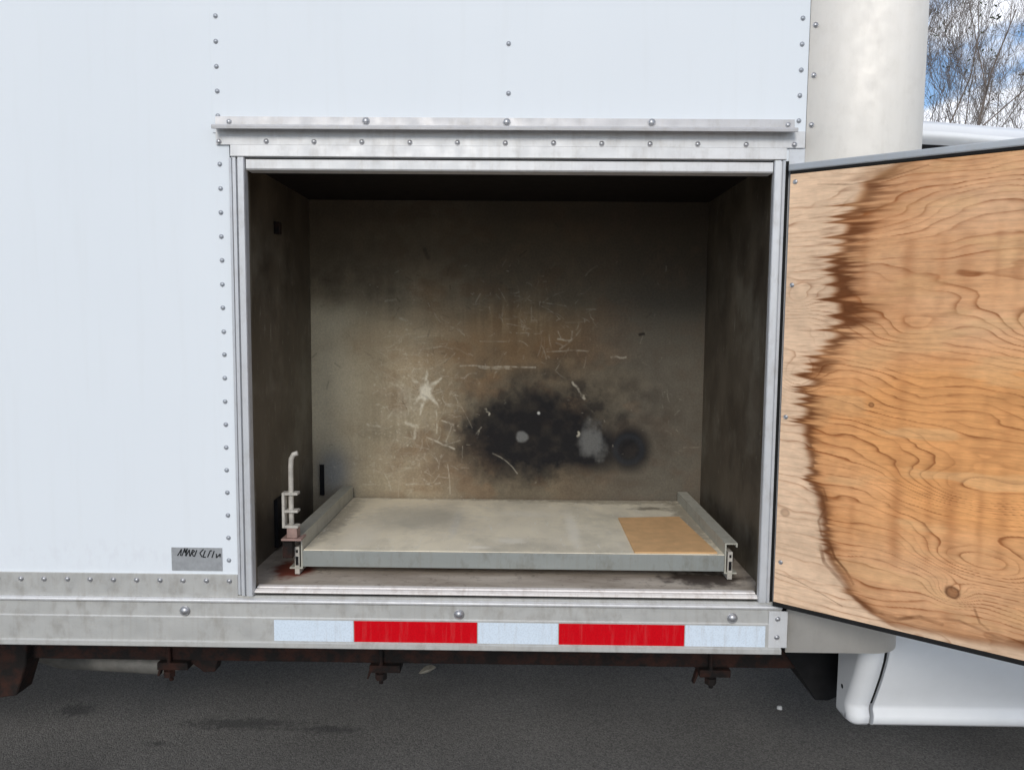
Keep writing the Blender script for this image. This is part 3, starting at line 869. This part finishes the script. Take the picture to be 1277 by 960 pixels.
dl.append(([(0.07, .29), (.10, .285), (.108, .26)], .0022, .6))
dl.append(([(0.098, .155), (.108, .12), (.14, .09), (.175, .055), (.21, .035), (.26, .03), (.30, .045), (.34, .04)], .0045, .75))
dl.append(([(0.30, .045), (.37, .055), (.41, .045), (.45, .035), (.5, .045)], .0030, .55))
dl.append(([(0.395, .085), (.405, .06), (.42, .05)], .0026, .5))
dl.append(([(0.002, .074), (.05, .066), (.10, .05), (.15, .03)], .0014, .5))
dl.append(([(0.06, .945), (.13, .938), (.20, .945), (.27, .962)], .0016, .55))
dlm = strokes(U + 0.010 * g4, Vv + 0.008 * fbm(U * 22, Vv * 22, 90, 3), dl) if False else strokes(U, Vv, dl)
PC = lerp(PC, [0.14, 0.055, 0.022], dlm * np.clip(0.8 + 1.6 * g4, 0.2, 1))
for (uc, vc, ra, k) in ((.356, .111, .0125, .85), (.019, .216, .008, .35), (.188, .476, .005, .7)):
    rr = np.hypot((U - uc), (Vv - vc) * 1.1) + 0.9 * ra * g4 + .5 * ra * g2
    PC = lerp(PC, [0.10, 0.035, 0.015], k * np.exp(-((rr - ra) / (ra * 0.28)) ** 2))
    PC = lerp(PC, [0.26, 0.11, 0.05], k * 0.85 * (1 - smoothstep(ra * 0.7, ra, rr)))
PC = lerp(PC, [0.34, 0.19, 0.10], np.clip((np.exp(-((U - 0.19) / 0.035) ** 2 - ((Vv - 0.955) / 0.012) ** 2)) * 0.8, 0, 1))
PC *= (1 + 0.26 * g3 + 0.14 * fbm(U * 26, Vv * 420, 98, 2) + 0.22 * fbm(U * 60, Vv * 60, 97, 3))[..., None] * np.array([0.99, 0.925, 0.80])
Pd = np.empty(U.shape + (3,))
uu2 = U * math.cos(SAG) + Vv * math.sin(SAG) * 0.3; vv2 = Vv - U * math.sin(SAG)
for i in range(3):
    Pd[..., i] = HG[i] + DU[i] * uu2 + (DN[i] * 0.0) + (vv2 if i == 2 else 0)
Pd[..., :2] += (np.array([DN.x, DN.y])[None, None] * (-0.0009 * late[..., None] * 0.4))
ply = grid_obj('plywood_panel', Pd[::-1], np.clip(PC, 0.01, 0.9)[::-1], M['ply'], door)
ply['label'] = 'water-stained orange plywood lining'
dbox('plywood_edge', 0.001, DW - 0.001, -0.0083, -0.0012, 0.0045, DH - 0.0200, plain('raw_ply_edge', (0.42, 0.28, 0.16), 0.8), door, 0.0)
SCR = dome_mesh('screw', 0.0042, 0.0012, M['rivet'], 0.0050)
for (a, c) in ((.012, .955), (.014, .73), (.012, .435), (.014, .10), (.62, .95), (.9, .95)):
    o = put('screw', SCR, dpt(a, 0.0004, c), door)
    o.rotation_euler = (0, 0, -TH)

# ------------------------------------------------------------------ underside of the truck
frame = box('frame_rail', -4.4, 0.93, 0.40, 0.46, 0.528, 0.68, M['rust'], truck, 0.004)
box('frame_rail', -4.4, 2.6, 1.80, 1.86, 0.50, 0.68, M['rust'], truck, 0.004)
for x in [-4.2 + i * 0.42 for i in range(13)]:
    box('cross_sill', x, x + 0.06, 0.465, 1.795, 0.682, 0.769, M['rust'], truck, 0.002)


def ubolt(x, drop, lean):
    root = box('mounting_plate', x - 0.045, x + 0.045, 0.385, 0.475, 0.505, 0.527, M['rust'], truck, 0.003)
    tube('u_bolt', [(x - 0.012, 0.393, 0.66), (x - 0.012, 0.392, 0.52), (x - 0.010 + lean, 0.392, 0.472 - drop)], 0.0065, M['rust'], root)
    tube('u_bolt', [(x + 0.028, 0.468, 0.66), (x + 0.028, 0.470, 0.52), (x + 0.028, 0.470, 0.495 - drop)], 0.0065, M['rust'], root)
    V, Fc = [], []
    for (zz, rr) in ((0.503, 0.017), (0.485, 0.017)):
        for j in range(6): V.append((x - 0.012 + rr * math.cos(j * math.pi / 3), 0.392 + rr * math.sin(j * math.pi / 3), zz))
    Fc = [(j, (j + 1) % 6, 6 + (j + 1) % 6, 6 + j) for j in range(6)] + [tuple(range(6)), tuple(range(6, 12))]
    mk('nut', V, Fc, M['rust'], root)
    V2 = [(x - 0.048, 0.41, 0.51), (x - 0.040, 0.41, 0.51), (x - 0.052, 0.41, 0.475), (x - 0.058, 0.41, 0.475)]
    V2 += [(a, 0.43, c) for a, b_, c in V2]
    mk('bent_tab', V2, [(0, 1, 2, 3), (4, 7, 6, 5), (0, 4, 5, 1), (1, 5, 6, 2), (2, 6, 7, 3), (3, 7, 4, 0)], M['rust'], root)


ubolt(-0.385, 0.0, -0.002); ubolt(-1.005, 0.0, 0.004); ubolt(0.572, 0.0, 0.0)
# gusset beside the second u-bolt, spring hanger at the far left, pale pipe
extrude_y = lambda name, prof, y0, y1, mat: bm_y(name, prof, y0, y1, mat)


def bm_y(name, prof, y0, y1, mat, parent=truck):
    n = len(prof)
    bm = bmesh.new()
    bv_ = [bm.verts.new((x, y0, z)) for x, z in prof] + [bm.verts.new((x, y1, z)) for x, z in prof]
    for i in range(n): bm.faces.new([bv_[i], bv_[(i + 1) % n], bv_[n + (i + 1) % n], bv_[n + i]])
    bm.faces.new(bv_[:n][::-1]); bm.faces.new(bv_[n:])
    bmesh.ops.bevel(bm, geom=list(bm.edges), offset=0.003, segments=1, affect='EDGES')
    return bm_obj(name, bm, mat, parent)


bm_y('gusset', [(-1.06, 0.60), (-0.86, 0.60), (-0.89, 0.49), (-0.925, 0.487), (-0.965, 0.525), (-1.03, 0.53)], 0.41, 0.45, M['rust'])
bm_y('spring_hanger', [(-1.75, 0.66), (-1.41, 0.66), (-1.425, 0.52), (-1.455, 0.43), (-1.53, 0.418), (-1.60, 0.43), (-1.68, 0.55)], 0.37, 0.44, M['rust'])
tube('hanger_bolt', [(-1.53, 0.355, 0.47), (-1.53, 0.47, 0.47)], 0.018, M['rust'], truck, 10)
bm_y('leaf_spring', [(-2.6, 0.40), (-2.6, 0.36), (-1.60, 0.455), (-1.52, 0.455), (-1.50, 0.485), (-1.60, 0.50)], 0.39, 0.46, M['rust'])
tube('exhaust_pipe', [(-1.62, 0.72, 0.40), (-1.5, 0.66, 0.405), (-1.15, 0.62, 0.409), (-1.05, 0.66, 0.42), (-0.98, 0.8, 0.46)], 0.030, M['pipe'], truck, 12)
bm_y('mud_flap_bracket', [(0.73, 0.64), (0.96, 0.64), (0.965, 0.47), (0.935, 0.455), (0.905, 0.438), (0.865, 0.438), (0.80, 0.54)], 0.39, 0.60, M['black'])


box('tank_light_block', -1.6, -0.2, 1.90, 2.33, 0.30, 0.72, M['black'], truck, 0.04)  # unseen far-side block, added to keep light off the ground under the truck
box('box_light_block', 0.0, 0.7, 1.90, 2.33, 0.34, 0.72, M['black'], truck, 0.02)  # second unseen block, added for the same darkening
# wheels
def wheel(x, y0, y1, rr=0.39):
    V, Fc = [], []
    prof = [(0.24, y0 + 0.03), (rr - 0.06, y0 + 0.005), (rr - 0.02, y0 + 0.015), (rr, y0 + 0.05), (rr, y1 - 0.05), (rr - 0.02, y1 - 0.015), (0.24, y1 - 0.02)]
    k = 36
    for q, yy in prof:
        for j in range(k): V.append((x + q * math.cos(2 * math.pi * j / k), yy, rr + q * math.sin(2 * math.pi * j / k)))
    n = len(prof)
    for i in range(n):
        for j in range(k): Fc.append((i * k + j, i * k + (j + 1) % k, ((i + 1) % n) * k + (j + 1) % k, ((i + 1) % n) * k + j))
    w = mk('wheel', V, Fc, M['rubber'], truck, True)
    V, Fc = [], []
    prof = [(0.24, y0 + 0.035), (0.215, y0 + 0.05), (0.2, y0 + 0.09), (0.09, y0 + 0.10), (0.075, y0 + 0.06), (0.0, y0 + 0.055)]
    for q, yy in prof:
        for j in range(k): V.append((x + q * math.cos(2 * math.pi * j / k), yy, rr + q * math.sin(2 * math.pi * j / k)))
    for i in range(len(prof) - 1):
        for j in range(k): Fc.append((i * k + j, i * k + (j + 1) % k, (i + 1) * k + (j + 1) % k, (i + 1) * k + j))
    mk('rim', V, Fc, M['rim'], w, True)


wheel(-2.75, 0.12, 0.36); wheel(-2.75, 2.04, 2.28); wheel(2.45, 0.22, 0.44); wheel(2.45, 1.96, 2.18)

# ------------------------------------------------------------------ cab of the truck
low = [(0.40, 0.487), (0.185, 0.487), (0.168, 0.490), (0.158, 0.500), (0.155, 0.520), (0.163, 0.536), (0.160, 0.548), (0.140, 0.590), (0.118, 0.640), (0.100, 0.690), (0.090, 0.740)]
up = [(0.085, 0.80), (0.082, 0.95), (0.088, 1.10), (0.100, 1.16), (0.150, 1.42), (0.215, 1.72), (0.262, 1.90), (0.285, 1.975), (0.296, 2.008), (0.283, 2.012),
      (0.283, 2.028), (0.312, 2.035), (0.345, 2.062), (0.42, 2.093), (0.56, 2.115), (0.85, 2.135), (1.2, 2.14)]


def cab_section(x, prof):
    kroof = 1.0 if x <= 1.75 else max(0.06, 1 - (x - 1.75) / 0.75)
    out = []
    for y, z in prof:
        if z > 1.16: z = 1.16 + (z - 1.16) * kroof
        if z > 1.5: z -= 0.075 * max(0, x - 1.0)
        ny = y + (0.10 * ((x - 2.2) / 0.9) ** 2 if x > 2.2 else 0)
        out.append((x, ny, z))
    return out


def loft(name, xs, prof, mat, parent, cap=True):
    V, Fc = [], []
    n = len(prof)
    for x in xs: V += cab_section(x, prof)
    for i in range(len(xs) - 1):
        for j in range(n - 1): Fc.append((i * n + j, i * n + j + 1, (i + 1) * n + j + 1, (i + 1) * n + j))
    if cap:
        Fc.append(tuple(range(n))); Fc.append(tuple(range((len(xs) - 1) * n, len(xs) * n))[::-1])
    bm = bmesh.new()
    bv_ = [bm.verts.new(p) for p in V]
    for q in Fc: bm.faces.new([bv_[i] for i in q])
    o = bm_obj(name, bm, mat, parent)
    o.data.polygons.foreach_set('use_smooth', [len(p.vertices) == 4 for p in o.data.polygons])
    return o


mirror = lambda p: p + [(2.4 - y, z) for y, z in p[::-1]]
full = mirror(low + up)
cab = loft('cab_body', [1.985, 2.05, 2.2, 2.4, 2.6, 2.8, 3.0, 3.08], full, M['cab'], truck)
inner = [(y + (0.035 if y < 1.2 else -0.035), z - (0.02 if z > 1.9 else 0)) for y, z in mirror([(0.40, 0.55)] + low[4:] + up)]
loft('cab_inner_shell', [0.945, 1.2, 1.5, 1.8, 1.99], inner, M['black'], cab)
loft('cab_door', [0.9195, 0.925, 1.3, 1.7, 1.975, 1.980], [(0.36, 0.487)] + low[1:] + up[:8] + [(0.36, 1.975)], M['cab'], cab)
loft('cab_roof', [0.932, 0.94, 1.1, 1.3, 1.5, 1.75, 1.984], mirror([(0.33, 2.000)] + up[8:]), M['cab'], cab)
loft('far_cab_side', [0.932, 1.3, 1.7, 1.984], [(2.4 - y, z) for y, z in [(0.36, 0.487)] + low[1:] + up[:8] + [(0.36, 1.975)]], M['cab'], cab)
# rear quarter: rounded in plan at its rear edge
V, Fc = [], []
qp = [(0.235, 0.487)] + low[1:] + [(0.088, 0.7555), (0.235, 0.7555)]
stations = []
for k in range(7):
    a = k / 6 * math.pi / 2
    stations.append((0.857 + 0.028 * (1 - math.cos(a)) * 1.0, 0.028 * (1 - math.sin(a))))
stations.append((0.9085, 0.0))
n = len(qp)
for (x, inset) in stations:
    for j, (y, z) in enumerate(qp):
        V.append((x, min(y + inset, 0.235), z + (0.6 * inset if j < 3 else 0)))
for i in range(len(stations) - 1):
    for j in range(n - 1): Fc.append((i * n + j, i * n + j + 1, (i + 1) * n + j + 1, (i + 1) * n + j))
Fc.append(tuple(range(n)) )
Fc.append(tuple(range((len(stations) - 1) * n, len(stations) * n))[::-1])
bm = bmesh.new()
bv_ = [bm.verts.new(p) for p in V]
for q in Fc: bm.faces.new([bv_[i] for i in q])
o = bm_obj('rear_quarter_panel', bm, M['cab'], cab)
o.data.polygons.foreach_set('use_smooth', [len(p.vertices) == 4 for p in o.data.polygons])
loft('seam_rubber', [0.900, 0.928], [(0.20, 0.545)] + [(y + 0.009, z) for y, z in low[6:]] + [(0.097, 0.752), (0.20, 0.752)], M['rubber'], cab)
tube('drain_hole', [(0.8565, 0.205, 0.575), (0.8600, 0.205, 0.575)], 0.006, M['black'], cab, 10)
# side window
wp = [(0.110, 1.20), (0.148, 1.40), (0.205, 1.67), (0.245, 1.83)]
wv, wf = [], []
for x in (1.06, 1.4, 1.72):
    for y, z in wp: wv.append((x, y - 0.008, z - (0.075 * (x - 1.0) if z > 1.5 else 0)))
for i in range(2):
    for j in range(3): wf.append((i * 4 + j, i * 4 + j + 1, (i + 1) * 4 + j + 1, (i + 1) * 4 + j))
wo_ = mk('side_window', wv, wf, M['glass'], cab, True)
sm = wo_.modifiers.new('thick', 'SOLIDIFY'); sm.thickness = 0.006

# ------------------------------------------------------------------ slide-out tray
tray = empty('sliding_tray', (-0.015, 0.4, 0.90))
tag(tray, 'dusty galvanised slide-out tray with raised side rails inside the open compartment', 'tray')
YF, YK = 0.118, 0.685
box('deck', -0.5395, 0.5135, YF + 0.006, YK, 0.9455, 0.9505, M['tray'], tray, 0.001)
box('front_lip', -0.5400, 0.5120, YF, YF + 0.005, 0.9090, 0.9490, alu('grey_tray_lip', (0.27, 0.285, 0.27), 0.55, 0.3, (0.5, 1, 1.5), 0.75, (0.17, 0.16, 0.13)), tray, 0.001)


def side_rail(x0, x1, sgn, ztop):
    # channel open to the wall side: inner web, top flange, bottom flange
    w = 0.0035
    xi, xo = (x1, x0) if sgn < 0 else (x0, x1)
    d = -1 if sgn < 0 else 1
    prof = [(xi, 0.903), (xi, ztop), (xo, ztop), (xo, ztop - 0.010), (xo - d * w, ztop - 0.010), (xo - d * w, ztop - w), (xi + d * w, ztop - w),
            (xi + d * w, 0.903 + w), (xo, 0.903 + w), (xo, 0.903)]
    nn_ = len(prof)
    bm = bmesh.new()
    a = [bm.verts.new((x, YF + 0.001, z)) for x, z in prof]; b_ = [bm.verts.new((x, YK, z)) for x, z in prof]
    for i in range(nn_): bm.faces.new((a[i], a[(i + 1) % nn_], b_[(i + 1) % nn_], b_[i]))
    bm.faces.new(a[::-1]); bm.faces.new(b_)
    rl = bm_obj('side_rail', bm, M['railm'], tray)
    xm = xi + d * 0.014
    box('runner', xm - 0.006, xm + 0.006, YF + 0.002, YK - 0.02, 0.8885, 0.958, M['pale'], rl, 0.001)
    tube('roller', [(xm - 0.008, YF + 0.03, 0.935), (xm + 0.012, YF + 0.03, 0.935)], 0.014, M['black'], rl, 14)
    box('stop_hole', xm - 0.0035, xm + 0.0035, YF + 0.0005, YF + 0.0018, 0.912, 0.934, M['black'], rl, 0.0)
    box('stop_hole', xm - 0.0025, xm + 0.0025, YF + 0.0005, YF + 0.0018, 0.944, 0.951, M['black'], rl, 0.0)


side_rail(-0.5730, -0.5405, -1, 0.9890)
side_rail(0.5130, 0.5440, 1, 0.9810)
# latch at the tray's left front corner
lt = box('latch_bracket', -0.5830, -0.5330, 0.085, 0.130, 0.9835, 0.9885, M['pink'], tray, 0.001)
tube('latch_rod', [(-0.5605, 0.10, 1.000), (-0.5610, 0.10, 1.06), (-0.5605, 0.10, 1.165), (-0.5590, 0.10, 1.185), (-0.5530, 0.10, 1.196), (-0.5430, 0.10, 1.199)], 0.0062, M['pale'], lt, 10)
for z0, z1 in ((1.0145, 1.0205), (1.0530, 1.0590), (1.0965, 1.1025)):
    box('latch_loop', -0.5738, -0.5420, 0.088, 0.112, z0, z1, M['pale'], lt, 0.001)
box('latch_loop', -0.5805, -0.5740, 0.088, 0.112, 1.0145, 1.1025, M['pale'], lt, 0.001)
box('latch_foot', -0.5700, -0.5450, 0.09, 0.12, 0.989, 1.0143, M['pink'], lt, 0.002)
box('latch_pivot', -0.585, -0.560, 0.10, 0.125, 0.935, 0.983, M['rust'], lt, 0.003)

# tan cardboard on the tray
cv = [(0.292, 0.455), (0.474, 0.475), (0.497, 0.130), (0.290, 0.124)]
bm = bmesh.new()
lo_ = [bm.verts.new((x, y, 0.9509)) for x, y in cv]; hi_ = [bm.verts.new((x, y, 0.9545)) for x, y in cv]
for i in range(4): bm.faces.new((lo_[i], lo_[(i + 1) % 4], hi_[(i + 1) % 4], hi_[i]))
bm.faces.new(hi_); bm.faces.new(lo_[::-1])
cb = bm_obj('cardboard_sheet', bm, M['card'])
tag(cb, 'flat tan cardboard piece lying on the right side of the tray', 'cardboard')

# ------------------------------------------------------------------ litter on the asphalt
V, Fc = [], []
nu, nv = 9, 5
for i in range(nu):
    for j in range(nv):
        a, c = i / (nu - 1) * 2 - 1, j / (nv - 1) * 2 - 1
        wd = 0.020 * (1 - abs(a) ** 2.2) + 0.002
        V.append((-0.389 + a * 0.036, 1.407 + c * wd + 0.012 * a, 0.006 + 0.022 * c * c * (1 - a * a) + 0.010 * a * a + 0.016 * (a + 1) * 0.5))
for i in range(nu - 1):
    for j in range(nv - 1): Fc.append((i * nv + j, (i + 1) * nv + j, (i + 1) * nv + j + 1, i * nv + j + 1))
lf = mk('fallen_leaf', V, Fc, M['leafm'], None, True)
md = lf.modifiers.new('thick', 'SOLIDIFY'); md.thickness = 0.0015
tag(lf, 'curled pale dry leaf lying on the asphalt under the truck', 'leaf')
bm = bmesh.new()
bmesh.ops.create_icosphere(bm, subdivisions=2, radius=0.011)
for v in bm.verts:
    v.co *= 1 + random.uniform(-.18, .18)
    v.co.z *= 0.75
    v.co += Vector((1.044, 1.163, 0.007))
pb = bm_obj('pebble', bm, M['stone'], None, True)
tag(pb, 'small white pebble on dark asphalt near the cab corner', 'pebble')


# ------------------------------------------------------------------ bare trees behind the cab
def bare_tree(base, height, stems, seed, label, lean=(0, 0), spread=0.55):
    rn = random.Random(seed)
    root = empty('bare_tree', base)
    tag(root, label, 'tree', 'bare trees behind the cab')
    TV, TF, WV, WF, LV, LF = [], [], [], [], [], []

    def add(pts, rads, k, big):
        V_, F_ = tube_data(pts, rads, k)
        tv, tf = (TV, TF) if big else (WV, WF)
        o_ = len(tv)
        tv.extend(V_); tf.extend(tuple(i + o_ for i in q) for q in F_[:-2])

    def grow(p, d, ln, rr, lvl):
        n_ = 6 if lvl < 2 else 5
        pts, dirs = [p.copy()], []
        for i in range(n_):
            d = (d + Vector((rn.gauss(0, .11), rn.gauss(0, .11), rn.gauss(0.06, .07)))).normalized()
            p = p + d * (ln / n_)
            pts.append(p.copy()); dirs.append(d.copy())
        tip = rr * (0.22 if lvl < 4 else 0.5)
        rads = [rr + (tip - rr) * i / n_ for i in range(n_ + 1)]
        add(pts, rads, 8 if lvl < 1 else (5 if lvl < 3 else 3), lvl < 2)
        if lvl >= 5: 
            if rn.random() < 0.02:
                for q in range(5):
                    c = pts[-1] + Vector((rn.gauss(0, .05), rn.gauss(0, .05), rn.gauss(0, .05)))
                    a = Vector((rn.gauss(0, 1), rn.gauss(0, 1), rn.gauss(0, 1))).normalized() * 0.035
                    b_ = a.cross(Vector((rn.gauss(0, 1), rn.gauss(0, 1), rn.gauss(0, 1)))).normalized() * 0.015
                    o_ = len(LV); LV.extend([c - a, c + b_, c + a, c - b_]); LF.append((o_, o_ + 1, o_ + 2, o_ + 3))
            return
        kids = (5, 5, 4, 3, 3)[lvl]
        for c in range(kids):
            tt = 0.30 + 0.70 * (c + rn.random() * .8) / kids
            i = min(n_ - 1, int(tt * n_))
            az = rn.uniform(0, 2 * math.pi)
            side = dirs[i].cross(Vector((math.cos(az), math.sin(az), 0.1))).normalized()
            ang = rn.uniform(0.3, 0.8)
            nd = (dirs[i] * math.cos(ang) + side * math.sin(ang) + Vector((0, 0, 0.14))).normalized()
            fr_ = pts[i].lerp(pts[i + 1], tt * n_ - i if 0 <= tt * n_ - i <= 1 else 0.5)
            grow(fr_, nd, ln * rn.uniform(.42, .68), max(rads[i] * rn.uniform(.40, .58), 0.0030), lvl + 1)

    b0 = Vector(base)
    tr = b0 + Vector((lean[0], lean[1], 1.3))
    add([b0 + Vector((0, 0, -0.1)), b0 + Vector((0, 0, 0.25)), (b0 + tr) / 2, tr], [0.20, 0.13, 0.105, 0.11], 12, True)
    for k in range(stems):
        az = 2 * math.pi * (k + rn.random() * .5) / stems
        tl = spread * rn.uniform(0.4, 1.15) if k else 0.05
        d = Vector((math.cos(az) * tl, math.sin(az) * tl, 1)).normalized()
        grow(tr - Vector((0, 0, 0.12)), d, height * rn.uniform(.5, .66), 0.055 * rn.uniform(.6, 1.1), 0 if k < 3 else 1)
    mk('trunk', TV, TF, M['bark'], root, True)
    cr_ = mk('crown', WV, WF, M['bark'], root, True)
    if LF: mk('withered_leaves', LV, LF, M['needle'], root)
    return len(TF) + len(WF)


nt = 0
nt += bare_tree((6.35, 10.4, 0), 8.5, 6, 3, 'tall bare tree with many fine twigs right behind the cab roof')
nt += bare_tree((9.1, 11.6, 0), 8.0, 6, 8, 'bare tree with spreading branches at the right edge behind the cab')
print('tree faces', nt)
